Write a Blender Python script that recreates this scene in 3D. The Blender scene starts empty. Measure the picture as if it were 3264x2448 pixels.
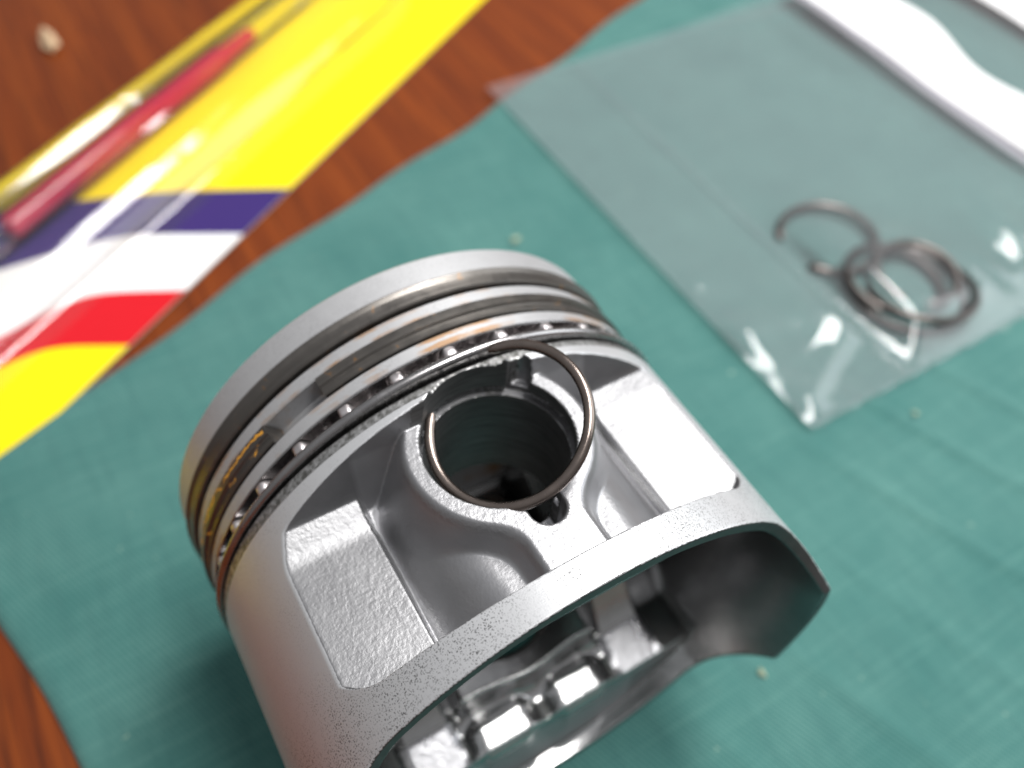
import bpy, math, random
import numpy as np
from mathutils import Matrix, Vector
random.seed(7); rng = np.random.default_rng(7)
scene = bpy.context.scene
COL = scene.collection
MM = 0.001
ZT = 34.0          # the table top is z = 0 in the world; the piston axis is 34 mm above it

# ------------------------------------------------------------------ camera, world, lamps, exposure
cam_d = bpy.data.cameras.new('camera'); cam = bpy.data.objects.new('camera', cam_d); COL.objects.link(cam)
right = Vector((0.50842053, 0.85980168, 0.04743038)); down = Vector((0.69326676, -0.37602938, -0.61480331)); fwd = Vector((-0.5107737, 0.34546053, -0.78725298))
m = Matrix((right, -down, -fwd)).transposed().to_4x4()
m.translation = Vector((69.7486, -28.5213, 106.1792 + ZT)) * MM
cam.matrix_world = m
cam_d.sensor_width = 36.0; cam_d.lens = 2763.3 / 3264 * 36
cam_d.clip_start = 0.005; cam_d.clip_end = 20
cam_d.dof.use_dof = True; cam_d.dof.focus_distance = 0.0835; cam_d.dof.aperture_fstop = 15.0
scene.camera = cam

w = bpy.data.worlds.new('World'); scene.world = w; w.use_nodes = True
wn = w.node_tree.nodes; wl = w.node_tree.links
bg = wn['Background']; bg.inputs['Strength'].default_value = 1.0
tc = wn.new('ShaderNodeTexCoord'); sx = wn.new('ShaderNodeSeparateXYZ'); wl.new(tc.outputs['Generated'], sx.inputs[0])
wr = wn.new('ShaderNodeValToRGB'); wl.new(sx.outputs['Z'], wr.inputs[0]); wl.new(wr.outputs[0], bg.inputs['Color'])
wr.color_ramp.elements[0].position = 0.0; wr.color_ramp.elements[0].color = (0.17, 0.168, 0.165, 1)
wr.color_ramp.elements[1].position = 1.0; wr.color_ramp.elements[1].color = (0.33, 0.335, 0.35, 1)

def area(name, loc, target, sx_, sy_, power, col):
    d = bpy.data.lights.new(name, 'AREA'); d.shape = 'RECTANGLE'; d.size = sx_; d.size_y = sy_; d.energy = power; d.color = col
    o = bpy.data.objects.new(name, d); COL.objects.link(o); o.location = loc
    o.rotation_euler = (Vector(target) - Vector(loc)).to_track_quat('-Z', 'Y').to_euler()
    return o
lamp = area('ceiling_lamp', (-0.02, 0.235, 0.575), (0.0, 0.03, 0.03), 0.52, 0.125, 4.5, (1.0, 0.985, 0.965))
lamp.rotation_euler = (0, 0, math.atan2(0.48, -0.59))      # a long fluorescent fitting hanging level overhead

area('side_fill', (0.16, 0.62, 0.34), (0.0, 0.05, 0.0), 0.5, 0.4, 1.5, (0.93, 0.97, 1.0))  # added fill light, no real source; brightens the cloth on the right

scene.view_settings.view_transform = 'Standard'; scene.view_settings.look = 'None'
scene.view_settings.exposure = 0.42; scene.view_settings.gamma = 1.0
scene.cycles.max_bounces = 10; scene.cycles.transparent_max_bounces = 16
scene.cycles.sample_clamp_indirect = 6.0

# ------------------------------------------------------------------ helpers
def tag(o, label=None, cat=None, group=None, kind=None):
    if label: o['label'] = label
    if cat: o['category'] = cat
    if group: o['group'] = group
    if kind: o['kind'] = kind
    return o
def empty(name, loc=(0, 0, 0)):
    o = bpy.data.objects.new(name, None); COL.objects.link(o)
    o.location = (loc[0] * MM, loc[1] * MM, (loc[2] + ZT) * MM); o.empty_display_size = 0.01
    return o
def obj(name, V, F, mat, parent=None, smooth=True, sharp=None, normals=None, mats=None, midx=None, tris=None):
    """V in mm (piston frame); F list of faces or an (n,4) array"""
    me = bpy.data.meshes.new(name)
    V = np.asarray(V, float)
    off = np.array([0, 0, ZT]) 
    if parent is not None: off = off - np.array([parent.location.x, parent.location.y, parent.location.z]) / MM
    V = (V + off) * MM
    if isinstance(F, np.ndarray):
        n = len(F); k = F.shape[1]
        me.vertices.add(len(V)); me.vertices.foreach_set('co', V.astype(np.float32).ravel())
        me.loops.add(n * k); me.loops.foreach_set('vertex_index', F.astype(np.int32).ravel())
        me.polygons.add(n); me.polygons.foreach_set('loop_start', np.arange(0, n * k, k, dtype=np.int32))
        me.update(calc_edges=True)
    else:
        me.from_pydata(V.tolist(), [], F)
    for mt in (mats or [mat]): me.materials.append(mt)
    if midx is not None: me.polygons.foreach_set('material_index', np.asarray(midx, np.int32))
    me.polygons.foreach_set('use_smooth', [smooth] * len(me.polygons))
    me.validate()
    if smooth and sharp: me.set_sharp_from_angle(angle=math.radians(sharp))
    if normals is not None: me.normals_split_custom_set_from_vertices(normals.tolist())
    me.update()
    o = bpy.data.objects.new(name, me); COL.objects.link(o)
    if parent is not None: o.parent = parent
    return o

class NT:
    def __init__(s, name):
        s.m = bpy.data.materials.new(name); s.m.use_nodes = True
        s.t = s.m.node_tree; s.n = s.t.nodes; s.b = s.n['Principled BSDF']; s.out = s.n['Material Output']
    def new(s, typ, **kw):
        nd = s.n.new('ShaderNode' + typ)
        for k, v in kw.items():
            if hasattr(nd, k): setattr(nd, k, v)
        return nd
    def put(s, src, dst):
        s.t.links.new(src, dst)
    def set(s, **kw):
        for k, v in kw.items(): s.b.inputs[k.replace('_', ' ')].default_value = v
    def coord(s, scale=(1, 1, 1), rot=(0, 0, 0), kind='Object'):
        c = s.new('TexCoord'); mp = s.new('Mapping'); s.put(c.outputs[kind], mp.inputs[0])
        mp.inputs['Scale'].default_value = scale; mp.inputs['Rotation'].default_value = rot
        return mp.outputs[0]
    def noise(s, vec, scale, detail=3, rough=0.55, dist=0):
        nz = s.new('TexNoise'); s.put(vec, nz.inputs['Vector'])
        nz.inputs['Scale'].default_value = scale; nz.inputs['Detail'].default_value = detail
        nz.inputs['Roughness'].default_value = rough; nz.inputs['Distortion'].default_value = dist
        return nz.outputs['Fac']
    def ramp(s, fac, stops):
        r = s.new('ValToRGB'); s.put(fac, r.inputs[0]); e = r.color_ramp.elements
        while len(e) < len(stops): e.new(0.5)
        for el, (p, c) in zip(e, stops): el.position = p; el.color = (c, c, c, 1) if not isinstance(c, tuple) else c + (1,)
        return r.outputs[0]
    def mix(s, fac, a, b, blend='MIX'):
        x = s.new('MixRGB', blend_type=blend)
        for i, v in enumerate((fac, a, b)):
            if isinstance(v, (int, float)): x.inputs[i].default_value = v if i == 0 else (v, v, v, 1)
            elif isinstance(v, tuple): x.inputs[i].default_value = v + (1,)
            else: s.put(v, x.inputs[i])
        return x.outputs[0]
    def math(s, op, a, b=None, clamp=False):
        x = s.new('Math', operation=op, use_clamp=clamp)
        for i, v in enumerate((a, b)):
            if v is None: continue
            if isinstance(v, (int, float)): x.inputs[i].default_value = v
            else: s.put(v, x.inputs[i])
        return x.outputs[0]
    def bump(s, h, dist, strength=1.0):
        b = s.new('Bump'); b.inputs['Distance'].default_value = dist; b.inputs['Strength'].default_value = strength
        s.put(h, b.inputs['Height']); s.put(b.outputs[0], s.b.inputs['Normal']); return b

# ------------------------------------------------------------------ materials
def mat_machined(name, rust=False, specks=0.9, base=0.64, rough=0.40):
    t = NT(name); t.set(Metallic=0.66)
    v = t.coord(); 
    n1 = t.noise(v, 6200, 1, 0.5); n2 = t.noise(v, 260, 3)
    sp = t.ramp(n1, [(0.37, 1.0), (0.42, 0.0)])
    msk = t.ramp(n2, [(0.38, 0.15), (0.62, 1.0)])
    k = t.math('MULTIPLY', t.math('MULTIPLY', sp, msk), specks)
    tone = t.mix(n2, (base * .97, base * .975, base * .99), (base, base, base * 1.02))
    c = t.mix(k, tone, (0.10, 0.10, 0.10))
    if rust:
        co = t.new('TexCoord'); s_ = t.new('SeparateXYZ'); t.put(co.outputs['Object'], s_.inputs[0]); st = None
        for xe in (7.35, 8.9, 12.2, 13.4):
            d = t.math('ABSOLUTE', t.math('SUBTRACT', s_.outputs['X'], (xe - 23) * .001)); q = t.math('LESS_THAN', d, t.math('MULTIPLY', t.noise(v, 350, 4, .7), .0007)); st = q if st is None else t.math('MAXIMUM', st, q)
        st = t.math('MULTIPLY', st, t.ramp(t.noise(v, 110, 3, .6), [(.48, 0.0), (.62, .75)])); c = t.mix(st, c, (0.40, 0.20, 0.06))
    t.put(c, t.b.inputs['Base Color'])
    # turned lines round the axis
    lx = t.noise(t.coord(scale=(6500, 60, 60)), 1.0, 2, 0.6)
    t.put(t.ramp(t.noise(v, 700, 2), [(0.3, rough - .02), (0.7, rough + .03)]), t.b.inputs['Roughness'])
    h = t.math('ADD', lx, t.math('MULTIPLY', n1, 0.6)); t.bump(h, 0.000012, 0.7)
    return t.m
M_MACH = mat_machined('machined_aluminium')
M_LAND = mat_machined('turned_ring_land_aluminium', rust=True, specks=0.3, base=0.49, rough=0.5)
def mat_cast():
    t = NT('cast_aluminium'); t.set(Metallic=0.92)
    v = t.coord()
    n1 = t.noise(v, 900, 4, 0.6, 0.3); n2 = t.noise(v, 180, 3)
    t.put(t.mix(n2, (0.34, 0.34, 0.355), (0.47, 0.47, 0.485)), t.b.inputs['Base Color'])
    t.put(t.ramp(n2, [(0.3, 0.25), (0.7, 0.38)]), t.b.inputs['Roughness'])
    n3 = t.noise(v, 2200, 2, 0.5)
    t.bump(t.math('ADD', n1, t.math('MULTIPLY', n3, 0.25)), 0.00013, 0.55)
    return t.m
M_CAST = mat_cast()
def mat_cast_smooth():
    t = NT('smooth_cast_aluminium'); t.set(Metallic=0.95)
    v = t.coord(); n1 = t.noise(v, 700, 3, 0.5); n2 = t.noise(v, 150, 2)
    t.put(t.mix(n2, (0.25, 0.25, 0.265), (0.38, 0.38, 0.40)), t.b.inputs['Base Color'])
    t.put(t.ramp(n2, [(0.3, 0.33), (0.7, 0.42)]), t.b.inputs['Roughness'])
    t.bump(t.math('ADD', n1, t.math('MULTIPLY', t.noise(v, 2400, 2), .5)), 0.00012, 0.6); return t.m
M_SMOOTH = mat_cast_smooth()
def mat_body():
    # one material for the outside: machined where the turned cylinder survives, sandy casting on the pads, finer skin in the hollows
    t = NT('piston_outer_aluminium'); v = t.coord()
    co = t.new('TexCoord'); s = t.new('SeparateXYZ'); t.put(co.outputs['Object'], s.inputs[0])
    zz = t.math('SUBTRACT', s.outputs['Z'], 0.033); r = t.math('SQRT', t.math('ADD', t.math('MULTIPLY', s.outputs['Y'], s.outputs['Y']), t.math('MULTIPLY', zz, zz)))
    jag = t.math('MULTIPLY', t.math('SUBTRACT', t.noise(v, 1500, 2), 0.5), 0.00012)
    mach = t.math('MULTIPLY', t.math('SUBTRACT', t.math('ADD', r, jag), 0.03284), 20000, True); mach.node.use_clamp = True
    pad = t.math('MULTIPLY', t.math('SUBTRACT', t.math('ABSOLUTE', s.outputs['Y']), 0.0144), 1500, True)
    top = t.math('MULTIPLY', t.math('SUBTRACT', t.math('ABSOLUTE', zz), 0.0284), 1600, True)
    grain = t.math('MAXIMUM', pad, t.math('MULTIPLY', top, 0.7))
    n0 = t.noise(v, 6200, 1); n2 = t.noise(v, 200, 3); n3 = t.noise(v, 900, 4, 0.6, 0.3); n4 = t.noise(v, 2300, 2)
    sp = t.math('MULTIPLY', t.ramp(n0, [(0.37, 1.0), (0.42, 0.0)]), t.ramp(t.noise(v, 130, 3), [(0.36, 0.10), (0.62, 0.95)]))
    bandm = t.math('ADD', 0.25, t.math('MULTIPLY', t.math('MULTIPLY', t.math('SUBTRACT', s.outputs['X'], 0.012), 170, True), 0.75))
    sp = t.math('MULTIPLY', sp, bandm)
    cm = t.mix(sp, t.mix(n2, (0.60, 0.605, 0.62), (0.64, 0.645, 0.655)), (0.09, 0.09, 0.09))
    cs = t.mix(n2, (0.33, 0.33, 0.342), (0.45, 0.45, 0.462)); cp_ = t.mix(n2, (0.20, 0.20, 0.207), (0.31, 0.31, 0.317))
    cs = t.mix(t.math('MULTIPLY', top, .3), cs, (0.16, 0.16, 0.165))
    c = t.mix(mach, t.mix(pad, cs, cp_), cm); t.put(c, t.b.inputs['Base Color'])
    t.put(t.math('SUBTRACT', 0.9, t.math('MULTIPLY', mach, 0.24)), t.b.inputs['Metallic'])
    rc = t.math('ADD', t.math('MULTIPLY', n2, 0.10), t.math('ADD', 0.36, t.math('MULTIPLY', pad, 0.02)))
    t.put(t.mix(mach, rc, 0.41), t.b.inputs['Roughness'])
    lines = t.noise(t.coord(scale=(6500, 60, 60)), 1.0, 2, 0.6)
    scr = t.noise(t.coord(scale=(90, 2600, 90), rot=(0, 0, .35)), 1.0, 2)
    hm = t.math('ADD', t.math('MULTIPLY', lines, 0.10), t.math('ADD', t.math('MULTIPLY', n0, 0.07), t.math('MULTIPLY', scr, 0.02)))
    n5 = t.noise(v, 1400, 4, 0.6, 0.2)
    hc = t.math('ADD', t.math('MULTIPLY', n5, t.math('MULTIPLY', t.math('ADD', 0.28, t.math('MULTIPLY', grain, 0.30)), t.ramp(t.noise(v, 95, 3), [(.3, 0.35), (.7, 1.15)]))), t.math('MULTIPLY', n4, 0.25))
    t.bump(t.mix(mach, hc, hm), 0.00016, 0.7); return t.m
M_BODY = mat_body()
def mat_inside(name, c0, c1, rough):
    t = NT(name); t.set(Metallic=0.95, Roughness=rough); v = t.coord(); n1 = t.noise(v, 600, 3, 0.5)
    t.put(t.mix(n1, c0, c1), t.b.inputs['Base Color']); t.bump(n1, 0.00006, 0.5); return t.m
M_INSIDE = mat_inside('shaded_cast_inner_wall', (0.20, 0.20, 0.20), (0.30, 0.30, 0.30), 0.27)  # casting with the cavity's shade put into its base colour
M_INSIDE_LIT = mat_inside('lit_cast_inner_wall', (0.40, 0.40, 0.40), (0.52, 0.52, 0.52), 0.2)  # same casting, lightened in colour and glossier where light reaches the far wall
M_RIM = mat_inside('shaded_rim', (0.09, 0.09, 0.09), (0.16, 0.16, 0.16), 0.5)  # rim metal coloured dark, standing in for the shade it would reflect
def mat_relief():
    t = NT('rough_relieved_land_aluminium'); t.set(Metallic=0.9)
    v = t.coord(); n1 = t.noise(v, 1500, 3, 0.6)
    t.put(t.ramp(n1, [(0.35, (0.14, 0.14, 0.13)), (0.65, (0.50, 0.50, 0.50))]), t.b.inputs['Base Color'])
    t.set(Roughness=0.45); t.bump(n1, 0.0001, 0.6); return t.m
M_RELIEF = mat_relief()
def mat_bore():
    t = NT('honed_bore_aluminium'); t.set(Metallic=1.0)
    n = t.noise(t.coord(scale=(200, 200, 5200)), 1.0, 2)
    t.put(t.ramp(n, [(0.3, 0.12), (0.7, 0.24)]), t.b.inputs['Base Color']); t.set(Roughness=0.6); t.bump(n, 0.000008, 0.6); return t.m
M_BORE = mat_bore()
def mat_steel(name, c0, c1, rough, sc=400):
    t = NT(name); t.set(Metallic=1.0)
    n = t.noise(t.coord(), sc, 4); t.put(t.mix(n, c0, c1), t.b.inputs['Base Color'])
    t.put(t.ramp(n, [(0.3, rough - .06), (0.7, rough + .08)]), t.b.inputs['Roughness']); t.bump(t.noise(t.coord(), sc * 5, 2), 0.00001, 0.4); return t.m
M_WIRE = mat_steel('brown_spring_wire', (0.17, 0.14, 0.125), (0.30, 0.25, 0.22), 0.27)
M_WIRE2 = mat_steel('dark_spring_wire', (0.075, 0.066, 0.062), (0.17, 0.152, 0.145), 0.32)
M_RAIL = mat_steel('oil_rail_steel', (0.30, 0.29, 0.29), (0.40, 0.39, 0.39), 0.25)
M_EXP = mat_steel('expander_steel', (0.62, 0.58, 0.58), (0.74, 0.70, 0.70), 0.38)
def mat_ring(name, paint):
    """dark compression ring steel with rusty marks; angle and height come from the ring's own coordinates"""
    t = NT(name); t.set(Metallic=0.95)
    v = t.coord(); n = t.noise(t.coord(scale=(2500, 90, 90)), 1.0, 3, 0.6); nb = t.noise(v, 500, 4, 0.65)
    base = t.mix(n, (0.10, 0.093, 0.085), (0.20, 0.186, 0.172))
    rust = t.ramp(nb, [(0.62, 0.0), (0.70, 1.0)])
    c = t.mix(t.math('MULTIPLY', rust, 0.55), base, (0.42, 0.20, 0.05))
    metal = 0.95
    if paint:
        co = t.new('TexCoord'); s = t.new('SeparateXYZ'); t.put(co.outputs['Object'], s.inputs[0])
        ang = t.math('ARCTAN2', s.outputs['Y'], t.math('SUBTRACT', s.outputs['Z'], 0.033))
        lo, hi = paint[0], paint[1]
        m1 = t.math('MULTIPLY', t.math('GREATER_THAN', ang, lo), t.math('LESS_THAN', ang, hi))
        k = None
        for off, wd, seed, th in ((-0.0002, .00038, 380, .42), (0.0011, .00026, 300, .55)):
            wob = t.math('MULTIPLY', t.math('SUBTRACT', t.noise(v, seed, 2), 0.5), 0.0026)
            d = t.math('ABSOLUTE', t.math('SUBTRACT', t.math('ADD', s.outputs['X'], wob), paint[2] + off))
            line = t.math('LESS_THAN', d, t.math('MULTIPLY', t.noise(v, 1400, 4, 0.7), wd))
            q = t.math('MULTIPLY', t.math('MULTIPLY', m1, line), t.ramp(t.noise(v, seed * 1.7, 3, 0.75), [(th - .03, 0.0), (th + .05, 0.9)]))
            k = q if k is None else t.math('MAXIMUM', k, q)
        c = t.mix(k, c, (0.66, 0.30, 0.02)); 
        t.put(t.math('SUBTRACT', 0.95, k, True), t.b.inputs['Metallic'])
    t.put(c, t.b.inputs['Base Color'])
    t.put(t.ramp(nb, [(0.3, 0.30), (0.7, 0.48)]), t.b.inputs['Roughness']); t.bump(n, 0.00002, 0.5); return t.m
M_RING1 = mat_ring('top_ring_steel', None)
M_RING2 = mat_ring('second_ring_steel', (math.radians(-86), math.radians(-39.5), 0.0099 - 0.023))

def mat_cloth():
    t = NT('teal_woven_cotton'); t.set(Roughness=0.9, Specular_IOR_Level=0.15, Sheen_Weight=0.15)
    a = math.atan2(0.931, -0.365)
    v = t.coord(rot=(0, 0, -a))
    def wave(dr, sc):
        wv = t.new('TexWave', wave_type='BANDS', bands_direction=dr); t.put(v, wv.inputs[0]); wv.inputs['Scale'].default_value = sc
        wv.inputs['Distortion'].default_value = 0.8; wv.inputs['Detail'].default_value = 2; wv.inputs['Detail Scale'].default_value = 3; return wv.outputs['Fac']
    w1 = wave('X', 410); w2 = wave('Y', 560)
    th = t.math('MAXIMUM', t.math('MULTIPLY', w1, 0.8), w2)
    n1 = t.noise(t.coord(scale=(1, 1, 1)), 38, 5, 0.62); n2 = t.noise(t.coord(), 1800, 2)
    nl = t.noise(t.coord(rot=(0, 0, -a), scale=(900, 40, 1)), 1.0, 3)
    c = t.mix(t.ramp(n1, [(0.3, 0.0), (0.7, 1.0)]), (0.058, 0.158, 0.146), (0.115, 0.245, 0.220))
    c = t.mix(t.math('MULTIPLY', t.math('SUBTRACT', 1.0, w1), 0.8), c, (0.028, 0.125, 0.112))
    c = t.mix(t.math('MULTIPLY', t.math('SUBTRACT', 1.0, w2), 0.25), c, (0.03, 0.13, 0.12))
    c = t.mix(t.ramp(nl, [(0.5, 0.0), (0.75, 0.22)]), c, (0.15, 0.31, 0.27))
    nk = t.noise(t.coord(rot=(0, 0, -a), scale=(60, 520, 1)), 1.0, 4, 0.65)
    c = t.mix(t.ramp(nk, [(0.36, 0.30), (0.52, 0.0)]), c, (0.040, 0.120, 0.114))
    fl = t.ramp(t.noise(t.coord(), 420, 2), [(0.74, 0.0), (0.80, 0.6)])
    c = t.mix(fl, c, (0.30, 0.42, 0.33))
    t.put(c, t.b.inputs['Base Color'])
    t.bump(t.math('ADD', th, t.math('MULTIPLY', n2, 0.6)), 0.00012, 0.6); return t.m
M_CLOTH = mat_cloth()
def mat_wood():
    t = NT('varnished_red_mahogany'); t.set(Roughness=0.42, Specular_IOR_Level=0.22)
    a = math.atan2(0.28, 0.95)
    v = t.coord(rot=(0, 0, -a), scale=(9, 210, 1)); v2 = t.coord(rot=(0, 0, -a), scale=(28, 900, 1))
    n = t.noise(v, 1.0, 4, 0.6, 0.6); g = t.noise(v2, 1.0, 3, 0.6)
    c = t.ramp(n, [(0.25, (0.115, 0.021, 0.004)), (0.5, (0.165, 0.033, 0.005)), (0.75, (0.225, 0.050, 0.007))])
    pores = t.ramp(g, [(0.36, 1.0), (0.48, 0.0)])
    c = t.mix(t.math('MULTIPLY', pores, 0.6), c, (0.045, 0.010, 0.004))
    t.put(c, t.b.inputs['Base Color']); t.bump(g, 0.00005, 0.35)
    return t.m
M_WOOD = mat_wood()
def mat_print(name, col, rough=0.32):
    t = NT(name); n = t.noise(t.coord(), 90, 3)
    t.put(t.mix(n, tuple(x * .93 for x in col), col), t.b.inputs['Base Color']); t.set(Roughness=rough, Specular_IOR_Level=0.18); return t.m
M_YEL = mat_print('yellow_print', (0.86, 0.68, 0.006)); M_NAVY = mat_print('navy_print', (0.045, 0.026, 0.145))
M_WHITE = mat_print('white_print', (0.84, 0.84, 0.84)); M_RED = mat_print('red_print', (0.60, 0.012, 0.02))
M_CARD = mat_print('grey_card_edge', (0.48, 0.45, 0.38), 0.8)
def mat_film(name, tint, gloss_r, white, bump_sc, bump_d, f0=1.5):
    """thin clear plastic: see-through, with Fresnel gloss and a little milky scatter"""
    t = NT(name); t.n.remove(t.b)
    tr = t.new('BsdfTransparent'); tr.inputs[0].default_value = tint + (1,)
    gl = t.new('BsdfGlossy'); gl.inputs['Roughness'].default_value = gloss_r; gl.inputs[0].default_value = (1, 1, 1, 1)
    df = t.new('BsdfDiffuse'); df.inputs[0].default_value = (0.75, 0.77, 0.80, 1)
    fr = t.new('Fresnel'); fr.inputs[0].default_value = f0
    v = t.coord(); b = t.new('Bump'); b.inputs['Distance'].default_value = bump_d; b.inputs['Strength'].default_value = 0.8
    t.put(t.noise(v, bump_sc, 3, 0.5, 0.5), b.inputs['Height'])
    t.put(b.outputs[0], gl.inputs['Normal']); t.put(b.outputs[0], fr.inputs['Normal'])
    m1 = t.new('MixShader'); m1.inputs[0].default_value = white; t.put(tr.outputs[0], m1.inputs[1]); t.put(df.outputs[0], m1.inputs[2])
    m2 = t.new('MixShader'); t.put(fr.outputs[0], m2.inputs[0]); t.put(m1.outputs[0], m2.inputs[1]); t.put(gl.outputs[0], m2.inputs[2])
    t.put(m2.outputs[0], t.out.inputs[0]); return t.m
M_FILM = mat_film('clear_bag_film', (0.98, 0.98, 0.985), 0.11, 0.065, 70, 0.0005)
M_BLIS = mat_film('clear_blister_plastic', (0.985, 0.985, 0.975), 0.10, 0.012, 60, 0.0003, 1.62)
def mat_plain(name, col, rough, **kw):
    t = NT(name); n = t.noise(t.coord(), 300, 3)
    t.put(t.mix(n, tuple(x * .85 for x in col), col), t.b.inputs['Base Color']); t.set(Roughness=rough, **kw); return t.m
M_TUBE = mat_film('thin_clear_tube_plastic', (0.995, 0.995, 0.99), 0.10, 0.0, 60, 0.0003, 1.25)
M_ROD = mat_plain('glossy_crimson_plastic', (0.52, 0.004, 0.055), 0.22, Coat_Weight=0.4)
M_STRIPE = mat_plain('white_bag_print', (0.88, 0.88, 0.88), 0.35)
M_ZIPR = mat_plain('grey_zip_plastic', (0.30, 0.29, 0.32), 0.4)
M_CRUMB = mat_plain('pale_wood_crumb', (0.62, 0.44, 0.27), 0.8)
M_LINT = mat_plain('pale_lint', (0.36, 0.42, 0.30), 0.9)

# ------------------------------------------------------------------ setting: the table top
G = 450.0
tv = [(-G, -G, -34), (G, -G, -34), (G, G, -34), (-G, G, -34), (-G, -G, -54), (G, -G, -54), (G, G, -54), (-G, G, -54)]
tag(obj('table_top', tv, [(0, 1, 2, 3), (7, 6, 5, 4), (0, 4, 5, 1), (1, 5, 6, 2), (2, 6, 7, 3), (3, 7, 4, 0)], M_WOOD, smooth=False), kind='structure')

def grid_faces(nu, nv, off=0, wrap_u=False, wrap_v=False):
    iu = np.arange(nu if wrap_u else nu - 1); iv = np.arange(nv if wrap_v else nv - 1)
    A, B = np.meshgrid(iu, iv, indexing='ij'); A2 = (A + 1) % nu; B2 = (B + 1) % nv
    return (np.stack([A * nv + B, A2 * nv + B, A2 * nv + B2, A * nv + B2], -1).reshape(-1, 4) + off)
def smoothstep(a, b, x):
    t = np.clip((x - a) / (b - a), 0, 1); return t * t * (3 - 2 * t)
def vnoise(x, y, seed=0):
    r = np.random.default_rng(seed); out = np.zeros_like(x, float)
    for k in range(7):
        a = r.uniform(0, 2 * np.pi); f = r.uniform(.5, 1.6); out += np.sin((x * np.cos(a) + y * np.sin(a)) * f + r.uniform(0, 6.28) + .8 * np.sin((x * np.sin(a) - y * np.cos(a)) * f * .7))
    return out / 4.0

# ------------------------------------------------------------------ the teal cloth
K = np.array([-47.6, -73.4]); e1 = np.array([-.365, .931]); e2 = np.array([.975, .22])
def cloth():
    na, nb = 300, 270
    a = np.linspace(0, 330, na); b = np.linspace(0, 290, nb); A, B = np.meshgrid(a, b, indexing='ij')
    ew = 1.0 * np.sin(A / 23 + .6) + .5 * np.sin(A / 7.3); fw = .5 * np.sin(B / 17) + .3 * np.sin(B / 6)
    X = K[0] + e1[0] * A + e2[0] * B + e2[0] * ew * np.exp(-B / 12) + e1[0] * fw * np.exp(-A / 12)
    Y = K[1] + e1[1] * A + e2[1] * B + e2[1] * ew * np.exp(-B / 12) + e1[1] * fw * np.exp(-A / 12)
    # creases lie across the cloth; calm where the piston presses on it
    q = (-X * .365 + Y * .931); p = (X * .975 + Y * .22)
    Z = .45 * vnoise(q / 8, p / 60, 3) + .22 * vnoise(X / 14, Y / 14, 5) + 1.0 * np.maximum(0, np.sin(q / 3.1 + .9 * vnoise(X / 30, Y / 30, 8))) ** 8 * smoothstep(-.1, .8, vnoise(X / 26, Y / 18, 11))
    press = smoothstep(8, 30, np.hypot(np.maximum(np.abs(X - 23) - 24, 0), np.maximum(np.abs(Y) - 10, 0)))
    Z = -33.05 + np.clip(Z, -.5, 1.4) * press * .9
    under = smoothstep(-20, 20, Y - 60 + (-20 - X) * .3); Z = Z - .35 * under * press
    Z = np.maximum(Z, -33.5)
    # hem: a folded, slightly thicker edge
    hem = np.maximum(np.exp(-((B - 2.2) / 2.2) ** 2), np.exp(-((A - 2.2) / 2.2) ** 2)); Z += .35 * hem
    Z[:, 0] -= .35; Z[0, :] -= .35
    top = np.stack([X, Y, Z], -1).reshape(-1, 3); F = [grid_faces(na, nb)]
    bot = np.stack([X, Y, np.full_like(Z, -33.94)], -1).reshape(-1, 3); n = na * nb
    F.append(grid_faces(na, nb, n)[:, ::-1])
    def side(i): return np.stack([i[:-1], i[1:], i[1:] + n, i[:-1] + n], -1)
    idx = np.arange(n).reshape(na, nb)
    F += [side(idx[:, 0])[:, ::-1], side(idx[:, -1]), side(idx[0, :]), side(idx[-1, :])[:, ::-1]]
    F = np.concatenate(F)[:, ::-1]
    return obj('shop_cloth', np.concatenate([top, bot]), F, M_CLOTH)
tag(cloth(), 'teal green woven cloth spread on the red wooden table under the piston', 'cloth')

# ------------------------------------------------------------------ the piston
piston = tag(empty('piston', (23, 0, -33)), 'silver aluminium engine piston lying on its side on the teal cloth, pin bore facing up', 'piston')
def smax(a, b, k):
    h = np.clip(.5 + .5 * (a - b) / k, 0, 1); return b * (1 - h) + a * h + k * h * (1 - h)
def smin(a, b, k): return -smax(-a, -b, k)

XP = 25.8
def pocket_h(x, y):
    ay = np.abs(y)
    drop = smax(smin((15.0 - ay) * 3.2, 3.7 - .13 * np.clip(x - 24, 0, 17) - .12 * (15 - ay), .7), 0 * ay, .25)
    floor = 21.7 - drop
    floor = smax(floor, 21.7 + .44 * (24.7 - x) - smoothstep(15.2, 14.2, ay) * 2.2, .5)
    floor = smax(floor, 23.2 + (21.3 - x) * 5.0, 1.4)
    xe = x + .13 * np.maximum(0, ay - 21) ** 2
    floor = smax(floor, 21.0 + (xe - 40.9) * 7.0, 2.2)
    # sloping apron round the boss and its stem, then the collar that stands on it
    ds = np.hypot(x - np.clip(x, XP, 42.0), y)
    apron = smin(25.7 + .10 * np.clip(x - 31, 0, 10), 25.7 - 1.25 * (ds - 9.4), 2.6)
    h = smax(floor, apron, 1.3)
    d1 = np.hypot(x - XP, y) - 10.5
    d2 = np.maximum(ay - 3.8, 25 - x); d3 = np.maximum(ay - 7.2, x - 25)
    d = smin(smin(d1, d2, 2.6), d3, 2.0)
    collar = smin(29.7 + 0 * d, 29.7 - 3.0 * d, 1.9)
    return smax(h, collar, 1.2)
def capsule(px, py, ax, ay_, bx, by):
    dx, dy = bx - ax, by - ay_; t = np.clip(((px - ax) * dx + (py - ay_) * dy) / (dx * dx + dy * dy), 0, 1)
    return np.hypot(px - ax - t * dx, py - ay_ - t * dy)
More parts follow.
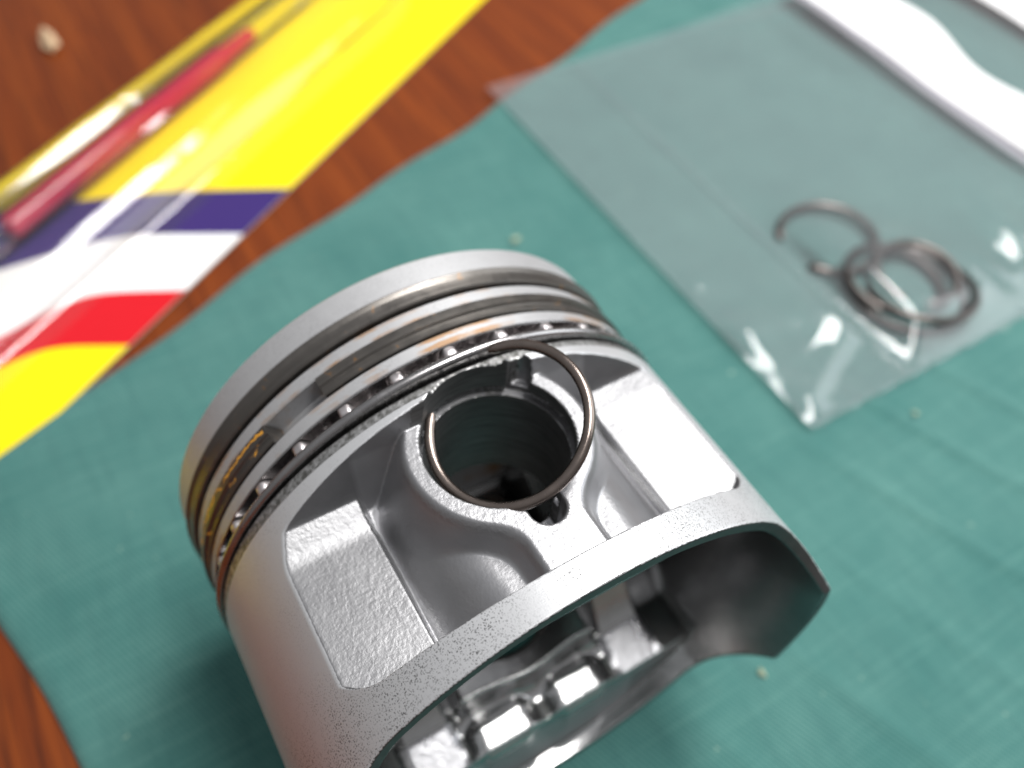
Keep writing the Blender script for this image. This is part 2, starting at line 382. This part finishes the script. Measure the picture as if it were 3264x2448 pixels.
def piston_f(x, y, z):
    az = np.abs(z); ay = np.abs(y); r = np.hypot(y, z)
    rel = .10 + 1.0 * (az / (r + 1e-6)) ** 5 + .05 * np.clip(18.65 - x, 0, 2)
    S = np.clip((18.65 - x) / .3, 0, 1)
    out = smax(r - 33 + S * rel, 17.0 - x, .2)
    out = np.minimum(out, np.maximum(r - 28.4, 9.0 - x))
    ang = np.degrees(np.arctan2(az, ay))
    s = np.clip((ang - 19.5) / 27, 0, 1)
    out = smax(out, (x - (46.3 + 6.9 * (1 - s) ** 2)) * .85, .22)
    out = smax(out, (az - pocket_h(x, y)) / 1.4, .25)
    # cavity
    rin = smin(31.35 - (46 - x) * .07, 26.5 + np.maximum(0, x - 16.5) * .9, 1.5)
    cav = r - rin
    patch = smoothstep(11.6, 13.2, ay) * smoothstep(20.4, 18.8, ay)
    low = 17.2 - 1.9 * smoothstep(36, 31, x) + .03 * (x - 40) + patch * (np.where(x > 37.3, .27 * (x - 40), -.73 + .9 * (x - 37.3)) - .4)
    hin = smin(31.4 - np.maximum(0, 46.5 - x) * .14 + 0 * y, smax(low, 18.0 + (x - np.where(z > 0, 42.2, 43.0)) * 12.0, 1.0), 1.0)
    cav = smax(cav, (az - hin) / 1.5, .9)
    cav = smax(cav, 9.0 - x, 1.5)
    db = smin(np.hypot(x - XP, y) - 11.6, np.maximum(ay - 10.5, x - 36.8), 2.0)
    boss = smax(db, 11.4 - az, .5)
    cav = smax(cav, -boss, 3.0)
    # cast pads inside the band, far side and near side alike
    for y0, y1 in ((-9.8, -2.4), (2.5, 9.2)):
        qx, qy = np.abs(x - 41.3) - 1.0, np.abs(y - (y0 + y1) / 2) - (y1 - y0) / 2 + .9
        pad2 = np.hypot(np.maximum(qx, 0), np.maximum(qy, 0)) + np.minimum(np.maximum(qx, qy), 0) - 1.35
        pad = smax(pad2 * .8, (15.8 + .30 * (x - 40)) + z, 1.3)
        cav = smax(cav, -pad, 1.4)
    out = smax(out, -cav, .25)
    # bore, circlip groove, removal notches
    rr = np.hypot(x - XP, y)
    out = smax(out, 8.05 - rr, .15)
    out = smax(out, np.minimum(8.4 - rr, az - 28.0), .12)
    out = smax(out, np.minimum(8.05 + (12.2 - az) - rr, 15.0 - az), .2)
    out = np.maximum(out, np.minimum(9.1 - rr, .6 - np.abs(az - 27.4)))
    n1 = 1.95 - capsule(x, y, 31.5, .2, 35.3, .2)
    out = smax(out, smin(n1, (az - 23.5), .6), .35)
    n2 = 1.3 - capsule(x, y, 21.5, 4.5, 19.6, 6.3)
    out = smax(out, smin(n2, (az - 27.6), .5), .3)
    return out
def surface_nets(f, lo, hi, h):
    n = [int((hi[i] - lo[i]) / h) + 2 for i in range(3)]
    ax = [lo[i] + h * np.arange(n[i]) for i in range(3)]
    F = np.empty(n, np.float32)
    Y, Z = np.meshgrid(ax[1], ax[2], indexing='ij')
    for i0 in range(0, n[0], 12):
        xs = ax[0][i0:i0 + 12]
        F[i0:i0 + 12] = f(np.broadcast_to(xs[:, None, None], (len(xs),) + Y.shape), Y[None], Z[None])
    neg = F < 0
    cnt = np.zeros([k - 1 for k in n], np.int8)
    for a in (0, 1):
        for b in (0, 1):
            for c in (0, 1):
                cnt += neg[a:n[0] - 1 + a, b:n[1] - 1 + b, c:n[2] - 1 + c]
    act = (cnt > 0) & (cnt < 8); I = np.argwhere(act)
    ids = np.full(act.shape, -1, np.int32); ids[act] = np.arange(len(I))
    P = np.zeros((len(I), 3)); C = np.zeros(len(I)); 
    corners = [(a, b, c) for a in (0, 1) for b in (0, 1) for c in (0, 1)]
    val = {q: F[I[:, 0] + q[0], I[:, 1] + q[1], I[:, 2] + q[2]].astype(float) for q in corners}
    for q in corners:
        for d in range(3):
            if q[d] == 0:
                q2 = list(q); q2[d] = 1; q2 = tuple(q2); fa, fb = val[q], val[q2]; mk = (fa < 0) != (fb < 0)
                t = fa[mk] / (fa[mk] - fb[mk]); p = np.tile(np.array(q, float), (mk.sum(), 1)); p[:, d] += t; P[mk] += p; C[mk] += 1
    P = (I + P / C[:, None]) * h + np.array(lo)
    quads = []
    for d in range(3):
        e, g = (d + 1) % 3, (d + 2) % 3
        sl0 = [slice(None)] * 3; sl1 = [slice(None)] * 3; sl0[d] = slice(0, n[d] - 1); sl1[d] = slice(1, n[d])
        A, B = neg[tuple(sl0)], neg[tuple(sl1)]
        E = np.argwhere(A != B); s = A[E[:, 0], E[:, 1], E[:, 2]]
        ok = (E[:, e] > 0) & (E[:, g] > 0) & (E[:, e] < n[e] - 1) & (E[:, g] < n[g] - 1); E = E[ok]; s = s[ok]
        def cid(de, dg):
            J = E.copy(); J[:, e] += de; J[:, g] += dg; return ids[J[:, 0], J[:, 1], J[:, 2]]
        Q = np.stack([cid(-1, -1), cid(0, -1), cid(0, 0), cid(-1, 0)], -1); Q[~s] = Q[~s][:, ::-1]; quads.append(Q)
    return P, np.concatenate(quads)
def grad(f, P, e=.04):
    g = np.empty_like(P)
    for d in range(3):
        q = P.copy(); q[:, d] += e; a = f(q[:, 0], q[:, 1], q[:, 2]); q[:, d] -= 2 * e; g[:, d] = (a - f(q[:, 0], q[:, 1], q[:, 2])) / (2 * e)
    return g
def skirt():
    h = .25
    P, Q = surface_nets(piston_f, (8.4, -33.7, -33.7), (53.9, 33.7, 33.7), h)
    for _ in range(2):
        g = grad(piston_f, P); v = piston_f(P[:, 0], P[:, 1], P[:, 2]); st = g * (v / np.maximum((g * g).sum(1), .15))[:, None]
        ln = np.linalg.norm(st, axis=1); st *= np.minimum(1, .2 / np.maximum(ln, 1e-9))[:, None]; P = P - st
    N = grad(piston_f, P, .06); N /= np.maximum(np.linalg.norm(N, axis=1), 1e-9)[:, None]
    c = P[Q].mean(1); nf = N[Q].mean(1); r = np.hypot(c[:, 1], c[:, 2]); rr = np.hypot(c[:, 0] - XP, c[:, 1]); az = np.abs(c[:, 2])
    mi = np.full(len(Q), 2)                                             # smooth casting
    outer = (r > 32.8) & (c[:, 0] > 18.4); mi[outer] = 0
    mi[(c[:, 0] > 46.0) & (nf[:, 0] > .8)] = 0
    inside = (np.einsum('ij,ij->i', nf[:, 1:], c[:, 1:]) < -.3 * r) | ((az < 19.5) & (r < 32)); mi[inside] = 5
    mi[inside & (c[:, 2] < -8) & (np.abs(c[:, 1]) < 24) & (c[:, 0] > 30)] = 7  # lit copy of the inner wall on the far side
    cpatch = (np.abs(c[:, 1]) > 12) & (np.abs(c[:, 1]) < 20) & (az < 19.5) & (c[:, 0] > 37) & (c[:, 0] < 43); mi[cpatch] = 1
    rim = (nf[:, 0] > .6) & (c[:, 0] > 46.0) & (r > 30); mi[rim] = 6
    panel = (np.abs(c[:, 1]) > 14.9) & (az > 20.5) & (r < 32.8) & (c[:, 0] > 19.5) & (c[:, 0] < 43) & (nf[:, 2] * np.sign(c[:, 2]) > .2); mi[panel] = 0
    bosst = (az > 28.8) & (rr < 14) & (r < 32.5) & (np.abs(nf[:, 2]) > .9); mi[bosst] = 0
    mi[(c[:, 0] < 18.5) & (r > 27)] = 3
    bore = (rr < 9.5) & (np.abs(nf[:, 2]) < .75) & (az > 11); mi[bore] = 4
    return obj('skirt', P, Q, None, piston, normals=N, mats=[M_BODY, M_CAST, M_BODY, M_RELIEF, M_BORE, M_INSIDE, M_RIM, M_INSIDE_LIT], midx=mi)
skirt()

def lathe(prof, a0=0.0, a1=2 * np.pi, n=288, closed_prof=True):
    """revolve (x, r) points about the piston axis; angle measured from +z towards +y"""
    full = abs(a1 - a0 - 2 * np.pi) < 1e-6
    th = np.linspace(a0, a1, n, endpoint=not full); pr = np.array(prof, float); k = len(pr)
    V = np.stack([np.broadcast_to(pr[None, :, 0], (n, k)), np.sin(th)[:, None] * pr[None, :, 1], np.cos(th)[:, None] * pr[None, :, 1]], -1).reshape(-1, 3)
    F = grid_faces(n, k, 0, full, closed_prof).tolist()
    if not full: F += [list(range(k)), list(range((n - 1) * k, n * k))[::-1]]
    # outward orientation
    return V, F
def ring_mesh(name, prof, mat, parent, a0=0.0, a1=2 * np.pi, n=288, sharp=32):
    V, F = lathe(prof, a0, a1, n)
    o = obj(name, V, [f[::-1] for f in F], mat, parent, sharp=sharp)
    import bmesh
    bm = bmesh.new(); bm.from_mesh(o.data); bmesh.ops.recalc_face_normals(bm, faces=bm.faces); bm.to_mesh(o.data); bm.free()
    o.data.set_sharp_from_angle(angle=math.radians(sharp))
    return o
crown_prof = [(0, .01), (0, 32.3), (.12, 32.65), (.45, 32.9), (4.0, 32.9), (4.15, 32.75), (4.15, 29.0), (7.15, 29.0), (7.15, 32.45), (7.3, 32.6), (8.85, 32.6), (9.0, 32.45), (9.0, 29.6), (9.15, 29.5), (11.85, 29.5), (12.0, 29.6), (12.0, 32.45), (12.15, 32.6), (13.65, 32.6), (13.8, 32.45), (13.8, 28.6), (17.02, 28.6), (17.02, 27.6), (9.2, 27.6), (9.2, .01)]
ring_mesh('crown', crown_prof, M_LAND, piston)
def rprof(x0, x1, ri, ro, c=.18, barrel=.0, inset=0):
    xm = (x0 + x1) / 2
    return [(x0, ri), (x0, ro - c), (x0 + c, ro), (xm, ro + barrel), (x1 - c, ro - inset), (x1, ro - c - inset), (x1, ri)]
ring_mesh('compression_ring', [(4.26, 29.4), (4.26, 32.9), (4.36, 33.25), (4.5, 33.32), (4.8, 33.22), (5.05, 33.08), (5.2, 33.04), (6.0, 33.05), (6.55, 33.0), (6.72, 32.8), (6.75, 29.4)], M_RING1, piston)
r2prof = [(9.12, 29.9), (9.12, 32.8), (9.25, 33.0), (9.7, 33.04), (10.5, 33.05), (10.62, 32.75), (10.75, 32.65), (11.5, 32.66), (11.65, 32.5), (11.65, 29.9)]
GA, GB = math.radians(-25.0), math.radians(-38.9)
o = ring_mesh('compression_ring', r2prof, M_RING2, piston, GA, GB + 2 * np.pi)
tag(o, 'second dark piston ring with an open gap and orange marks')
oil = tag(empty('oil_ring', (15.4, 0, 0)), None)
oil.parent = piston; oil.location = ((15.4 - 23) * MM, 0, 33 * MM)
class _P:  # location of a nested parent in world mm
    pass
def sub_obj(name, V, F, mat, par, world_mm, **kw):
    o = obj(name, np.asarray(V, float) - np.array(world_mm) - np.array([0, 0, ZT]), F, mat, None, **kw); o.parent = par; return o
import bmesh
def fix_normals(o, sharp=None):
    bm = bmesh.new(); bm.from_mesh(o.data); bmesh.ops.recalc_face_normals(bm, faces=bm.faces); bm.to_mesh(o.data); bm.free()
    if sharp: o.data.set_sharp_from_angle(angle=math.radians(sharp))
V, F = lathe(rprof(13.84, 14.1, 29.3, 32.8, .1)); fix_normals(sub_obj('rail', V, F, M_RAIL, oil, (15.4, 0, 0)), 40)
lower = [(15.6, 29.3), (15.6, 32.8)] + [(16.17 + .58 * math.sin(a), 32.8 + .62 * math.cos(a)) for a in np.linspace(-1.5, 1.5, 11)] + [(16.74, 32.8), (16.74, 29.3)]
V, F = lathe(lower); fix_normals(sub_obj('rail', V, F, M_RAIL, oil, (15.4, 0, 0)), 40)
def expander():
    n = 31 * 28; th = np.linspace(0, 2 * np.pi, n, endpoint=False); ph = (th * 31 / (2 * np.pi) + .5) % 1.0 - .5     # crest at ph = 0
    crest = np.exp(-(np.abs(ph) / .165) ** 6); inner = np.exp(-((np.abs(np.abs(ph) - .5) - .06) / .045) ** 2)
    r = 29.5 + 3.3 * crest + .5 * inner
    dr = np.gradient(r, th); nx = np.stack([r, -dr], -1); nx /= np.linalg.norm(nx, axis=1)[:, None]
    V = []
    xs = [(14.2, -.3), (14.32, .0), (14.55, .1), (15.25, .1), (15.45, .0), (15.57, -.3)]
    prof = [(x, o_ * crest_k) for x, o_ in xs for crest_k in (1,)]
    for i in range(n):
        t, rr = th[i], r[i]
        for x, o_ in prof: V.append((x, math.sin(t) * (rr + o_), math.cos(t) * (rr + o_)))
        for x, o_ in prof[::-1]: V.append((x, math.sin(t) * (rr + o_ - .5), math.cos(t) * (rr + o_ - .5)))
    k = len(prof) * 2
    o = sub_obj('expander', V, grid_faces(n, k, 0, True, True).tolist(), M_EXP, oil, (15.4, 0, 0)); fix_normals(o, 50)
expander()

# ------------------------------------------------------------------ wire circlips
def wire(name, path, rad, mat, closed=False, ns=12, taper=True):
    path = np.asarray(path, float); n = len(path)
    T = np.gradient(path, axis=0); T /= np.linalg.norm(T, axis=1)[:, None]
    ref = np.array([0.13, .21, .97]); V = []
    for i in range(n):
        a = np.cross(T[i], ref); a /= np.linalg.norm(a); b = np.cross(T[i], a)
        k = rad * (min(1, .55 + .45 * min(i, n - 1 - i) / 2.0) if taper else 1)
        for j in range(ns):
            q = 2 * math.pi * j / ns; V.append(path[i] + k * (math.cos(q) * a + math.sin(q) * b))
    F = grid_faces(n, ns, 0, False, True).tolist() + [list(range(ns))[::-1], list(range((n - 1) * ns, n * ns))]
    o = obj(name, V, F, mat); fix_normals(o, 50); return o
def circle_path(c, nrm, r, a0, a1, n=96, ell=(1, 1)):
    nrm = np.array(nrm, float); nrm /= np.linalg.norm(nrm); a = np.cross(nrm, [0, 1, 0]); a /= np.linalg.norm(a); b = np.cross(nrm, a)
    t = np.radians(np.linspace(a0, a1, n)); return np.array(c) + r * (np.cos(t)[:, None] * a * ell[0] + np.sin(t)[:, None] * b * ell[1])
# the seated one: a = +x-ish axis of the ring, b = -y... find the angles of both measured ends
cc, cn, cr = np.array([25.833, .943, 31.843]), (.053, -.536, 1.0), 8.95
full = circle_path(cc, cn, cr, 0, 359, 360)
i1 = int(np.argmin(((full - np.array([19.23, -4.51, 29.26])) ** 2).sum(1))); i2 = int(np.argmin(((full - np.array([17.4, 3.38, 33.6])) ** 2).sum(1)))
mid_left = int(np.argmin(full[:, 1]))
# go from the left end through the lowest point round to the raised end, the long way
step = 1 if ((mid_left - i1) % 360) < ((i1 - mid_left) % 360) else -1
span = ((i2 - i1) * step) % 360
path = circle_path(cc, cn, cr, i1, i1 + step * span, 120)
tag(wire('circlip', path, .62, M_WIRE), 'brown wire circlip half sprung into the piston pin bore, its upper end raised', 'circlip')

# ------------------------------------------------------------------ blister pack and the crimson rod
CO = np.array([-47.867, -59.894]); cu = np.array([-.5564, .8309]); cv = np.array([-.8309, -.5564])
def zc(u): return -32.75 - .0058 * np.maximum(u, -30)
def cp(u, v, z=0.0): return (CO[0] + cu[0] * u + cv[0] * v, CO[1] + cu[1] * u + cv[1] * v, float(zc(u)) + z)
pack = tag(empty('blister_pack', cp(80, 30, -.8)), 'yellow blister card with navy, white and red stripes under a clear plastic dome', 'blister pack')
def slab(name, outline, z0, z1, mat, parent):
    n = len(outline); V = [cp(u, v, z1) for u, v in outline] + [cp(u, v, z0) for u, v in outline]
    F = [list(range(n)), list(range(n, 2 * n))[::-1]] + [[i, (i + 1) % n, (i + 1) % n + n, i + n] for i in range(n)]
    o = obj(name, V, F, mat, parent, smooth=False); fix_normals(o); return o
CW = 61.0
slab('card', [(-50, 0), (240, 0), (240, CW), (-50, CW)], -.45, 0, M_CARD, pack)
def curve_edge(pts, n=26):
    pts = np.array(pts, float); vs = np.linspace(.0, CW, n)
    return [(float(np.interp(v, pts[:, 1], pts[:, 0])), float(v)) for v in vs]
def smooth_edge(pts):
    e = np.array(curve_edge(pts, 40)); u = e[:, 0]
    for _ in range(6): u = np.r_[u[0], (u[:-2] + 2 * u[1:-1] + u[2:]) / 4, u[-1]]
    return list(zip(u, e[:, 1]))
eYN = smooth_edge([(91, 0), (77.5, 22.4), (72, 30), (57, 48), (46, CW)])
eNW = smooth_edge([(72.5, 0), (60.5, 21.5), (54.5, 27.3), (49.2, 31.3), (30, 44), (0, CW)])
eWR = smooth_edge([(52, 0), (42.3, 16.3), (38.8, 19.3), (30.4, 22.9), (23.1, 23.6), (2, 34), (-40, CW)])
eRY = smooth_edge([(34, 0), (26.7, 13.3), (22.2, 17.1), (18.2, 18.4), (-8, 28), (-50, CW)])
def band(name, e0, e1_, mat):
    n = len(e0); V = [cp(u, v, .012) for u, v in e0] + [cp(u, v, .012) for u, v in e1_]
    o = obj(name, V, [[i, i + 1, n + i + 1, n + i] for i in range(n - 1)], mat, pack, smooth=False); fix_normals(o); return o
top = [(240, v) for u, v in eYN]; bot = [(-50, v) for u, v in eYN]
for e0, e1_, mt, lb in ((eYN, top, M_YEL, 'yellow printed field'), (eNW, eYN, M_NAVY, 'navy printed stripe'), (eWR, eNW, M_WHITE, 'white printed stripe'), (eRY, eWR, M_RED, 'red printed stripe'), (bot, eRY, M_YEL, 'yellow printed corner')):
    tag(band('printed_stripe', e0, e1_, mt), lb)
def dome():
    # cross-section (v, z) with a bead on either shoulder; lofted along u, closed at the far end
    sec = [(13.5, .05), (16.5, .15), (18.8, 1.2), (20.6, 4.2), (21.6, 5.4), (22.4, 5.95), (23.6, 6.67), (24.8, 7.40), (25.6, 7.80), (26.6, 7.95), (30.5, 7.6), (33.0, 7.4), (33.8, 7.75), (34.8, 8.38), (35.4, 8.65), (36.4, 8.8), (39, 8.6), (41.6, 8.0), (42.6, 8.1), (43.3, 8.5), (44.4, 9.22), (45.6, 10.02), (46.3, 10.4), (47.2, 10.5), (48.6, 9.6), (50.2, 6.4), (52.2, 1.6), (54.5, .2), (59.5, .05)]
    sec = np.array(sec); us = np.r_[np.linspace(-45, 165, 150), np.linspace(166, 188, 16)]; V = []
    for u in us:
        k = 1.0 if u < 165 else math.sqrt(max(0, 1 - ((u - 165) / 23.5) ** 2))
        cvv = 37.2 + .010 * (u - 50)
        for v, z in sec:
            wob = .10 * math.sin(u / 7.3 + v * .2) + .03 * math.sin(u / 2.7 + v * .5)
            V.append(cp(u, cvv + (v - 36.4) * (.55 + .45 * k), .05 + z * k + (wob * min(1, z / 4) * k)))
    o = obj('blister', V, grid_faces(len(us), len(sec)).tolist(), M_BLIS, pack); fix_normals(o)
    return o
dome()
slab('seal_seam', [(-45, 20.6), (200, 22.6), (200, 23.2), (-45, 21.2)], .03, .16, M_BLIS, pack)
def rod():
    prof = [(44, 0), (44, 2.2), (44.6, 2.8), (46, 3.0), (56, 3.0), (56.4, 3.15), (80, 3.2), (96, 3.2), (96.4, 3.0), (119, 3.0), (122, 2.8), (125, 2.3), (134, 2.1), (136.5, 1.8), (137, 0)]
    V = []; ns = 20
    for u, r in prof:
        v0 = 42.4 + (u - 45) * .030
        for j in range(ns):
            a = 2 * math.pi * j / ns; V.append(cp(u + 2, v0 + max(r, .01) * math.cos(a), 3.7 + max(r, .01) * math.sin(a)))
    o = obj('crimson_rod', V, grid_faces(len(prof), ns, 0, False, True).tolist(), M_ROD); fix_normals(o, 40); return o
tag(rod(), 'crimson plastic rod with a narrow tip lying under the clear dome of the yellow card', 'rod')

def tube():
    V = []; ns = 24; us = np.linspace(18, 186, 60)
    for u in us:
        v0 = 42.4 + (u - 45) * .030
        for j in range(ns):
            a = 2 * math.pi * j / ns; V.append(cp(u, v0 + 3.75 * math.cos(a), 3.85 + 3.6 * math.sin(a)))
    o = obj('clear_tube', V, grid_faces(len(us), ns, 0, False, True).tolist(), M_TUBE); fix_normals(o); return o
tag(tube(), 'long clear plastic tube round the crimson rod on the yellow card', 'tube')

# ------------------------------------------------------------------ the zip bag and the spare circlips in it
bag = tag(empty('zip_bag', (-45, 150, -33)), 'clear plastic zip bag with white printed bands lying on the teal cloth', 'plastic bag')
def film_z(X, Y, up):
    hump = 4.6 * np.exp(-(((X + 2) / 19) ** 2 + ((Y - 125) / 19) ** 2) ** 1.5) + 2.2 * np.exp(-((X + 24) / 13) ** 2 - ((Y - 121) / 14) ** 2)
    edge = np.minimum(np.minimum(smoothstep(18, 8, X), smoothstep(107.5, 118, Y)), 1)
    rip = (.34 * vnoise(X / 16, Y / 9, 21) + .20 * vnoise(X / 6, Y / 7, 22)) * (1 + .9 * smoothstep(-30, 5, X) * smoothstep(105, 135, Y))
    far = smoothstep(140, 190, Y)
    z = -32.2 + (hump + .5 + rip + far * (3.0 + 1.5 * vnoise(X / 26, Y / 24, 25))) * edge + .25 * np.exp(-((Y - 107) / .8) ** 2) + (2.4 * np.exp(-((Y - 160 + X * .3) / 6.5) ** 2 - ((X + 3) / 14.0) ** 2) + 1.3 * np.exp(-((Y - 146 - X * .2) / 3.5) ** 2 - ((X - 4) / 8.0) ** 2)) * smoothstep(18, 12, X)
    fl = (Y < 107)
    flap = smoothstep(79, 83, Y) * smoothstep(107, 103, Y) * smoothstep(18, 15, X)
    wr = 1.5 * np.exp(-((X + 6 - (Y - 92) * .25) / 6.0) ** 2) + .45 * np.exp(-((X + 22 - (Y - 92) * .5) / 5.5) ** 2) + .8 * np.exp(-((X - 6 + (Y - 95) * .5) / 3.0) ** 2) + .35 * vnoise(X / 7, Y / 5, 23) * smoothstep(-35, -10, X)
    z = np.where(fl, -32.2 + flap * (.25 + wr), z)
    return z if up else np.full_like(z, -32.45)
def film(name, x0, x1, y0, y1, up, mat, dz=0.0, step=.9, shape=None):
    nx = int((x1 - x0) / step); ny = int((y1 - y0) / step)
    X, Y = np.meshgrid(np.linspace(x0, x1, nx), np.linspace(0, 1, ny), indexing='ij')
    if shape: Y = shape(X, Y)
    else: Y = y0 + (y1 - y0) * Y
    # lean of the bag's far edge, as the bag lies slightly askew
    V = np.stack([X, Y, film_z(X, Y, up) + dz], -1).reshape(-1, 3)
    o = obj(name, V, grid_faces(nx, ny), mat, bag); return o
film('film', -113, 18, 79, 285, True, M_FILM); 
film('film', -113, 17.6, 79.3, 285, False, M_FILM, step=3)
def band_shape(lo, hi): return lambda X, Y: lo(X) + (hi(X) - lo(X)) * Y
film('white_band', -113, 17.8, 0, 24, True, M_STRIPE, .06, shape=band_shape(lambda X: 191 + .02 * (X + 50), lambda X: 214 + 3.0 * np.sin(X / 17 + 1) + 1.5 * np.sin(X / 7)))
film('white_band', -113, 17.8, 0, 30, True, M_STRIPE, .06, shape=band_shape(lambda X: 241 + 1.0 * np.sin(X / 15), lambda X: 270 + 0 * X))
film('zip_strip', -113, 17.8, 0, 5, True, M_ZIPR, .05, shape=band_shape(lambda X: 186.5 + 0 * X, lambda X: 190.2 + .4 * np.sin(X / 9)))
def seam(name, p0, p1, wd, mat):
    t = np.linspace(0, 1, 160)[:, None]; P = np.array(p0) + (np.array(p1) - np.array(p0)) * t
    d = np.array(p1) - np.array(p0); d = d / np.linalg.norm(d); nn = np.array([-d[1], d[0]]); V = []
    for i, p in enumerate(P):
        z = float(film_z(np.array([p[0]]), np.array([p[1]]), True)[0])
        for k, hgt in ((-1, .02), (-.4, .28), (.4, .30), (1, .02)):
            q = p + nn * wd * k * (1 + .25 * math.sin(i * .9)); V.append((q[0], q[1], z + hgt + .05 * math.sin(i * 1.7)))
    o = obj(name, V, grid_faces(160, 4).tolist(), mat, bag); fix_normals(o)
seam('sealed_edge', (17.8, 79.2), (17.8, 285), .55, M_FILM); seam('sealed_edge', (-113, 79.3), (17.8, 79.3), .3, M_FILM); seam('seam', (-113, 107.2), (17.6, 107.2), .5, M_FILM)

SG = 'spare wire rings in the plastic bag'
tag(wire('spare_circlip', np.array([(-21.5 + 11.3 * math.cos(a), 120.5 + 11.3 * math.sin(a), -31.2 + .5 * math.sin(a)) for a in np.radians(np.linspace(-66, 242, 90))]), 1.0, M_WIRE2), 'open C-shaped wire clip beside the pile of rings in the bag', 'circlip', SG)
tag(wire('spare_circlip', circle_path((-1.0, 125.2, -31.5), (.02, 0, 1), 13.4, 0, 338, 90), .9, M_WIRE2), 'widest dark wire ring at the bottom of the pile in the bag', 'circlip', SG)
tag(wire('spare_circlip', circle_path((1.2, 126.4, -29.6), (-.10, .05, 1), 12.2, 60, 395, 90), .9, M_WIRE2), 'tilted dark wire ring in the middle of the pile in the bag', 'circlip', SG)
tag(wire('spare_circlip', circle_path((-3.2, 123.2, -30.4), (.04, .07, 1), 11.0, 200, 520, 90), .85, M_WIRE2), 'narrower dark wire ring nearest the bag seam in the pile', 'circlip', SG)
tag(wire('spare_circlip', circle_path((-1.5, 127.8, -28.6), (.06, -.06, 1), 8.9, 150, 480, 80), .85, M_WIRE2), 'smallest wire ring on top of the pile in the bag', 'circlip', SG)

# ------------------------------------------------------------------ crumbs and lint
def crumb(name, c, size, mat, seed):
    bm = bmesh.new(); bmesh.ops.create_icosphere(bm, subdivisions=2, radius=1.0); r = np.random.default_rng(seed)
    k = r.uniform(.8, 1.6, 3); ph = r.uniform(0, 6, 6)
    V = []
    for v in bm.verts:
        p = v.co; f = 1 + .28 * math.sin(3 * p.x * k[0] + ph[0]) + .22 * math.sin(4 * p.y * k[1] + ph[1]) + .15 * math.sin(6 * p.z + ph[2])
        V.append((c[0] + p.x * size[0] * f, c[1] + p.y * size[1] * f, c[2] + p.z * size[2] * f))
    F = [[q.index for q in f.verts] for f in bm.faces]; bm.free()
    return obj(name, V, F, mat, smooth=True, sharp=35)
tag(crumb('wood_crumb', (-189, -20.0, -32.6), (5.2, 1.9, 1.5), M_CRUMB, 1), 'pale tan crumb lying on the red wooden table beyond the yellow card', 'crumb')
tag(crumb('lint', (-57, 55, -32.6), (.8, .9, .45), M_LINT, 2), 'pale lint speck on the teal cloth just beyond the piston crown', 'lint')
tag(crumb('lint', (51, 38, -32.8), (.75, .55, .4), M_LINT, 3), 'pale yellow lint speck on the teal cloth beside the piston skirt', 'lint')
tag(crumb('lint', (25.5, 101, -32.7), (.6, .45, .3), M_LINT, 4), 'faint lint speck on the teal cloth near the sealed end of the bag', 'lint')
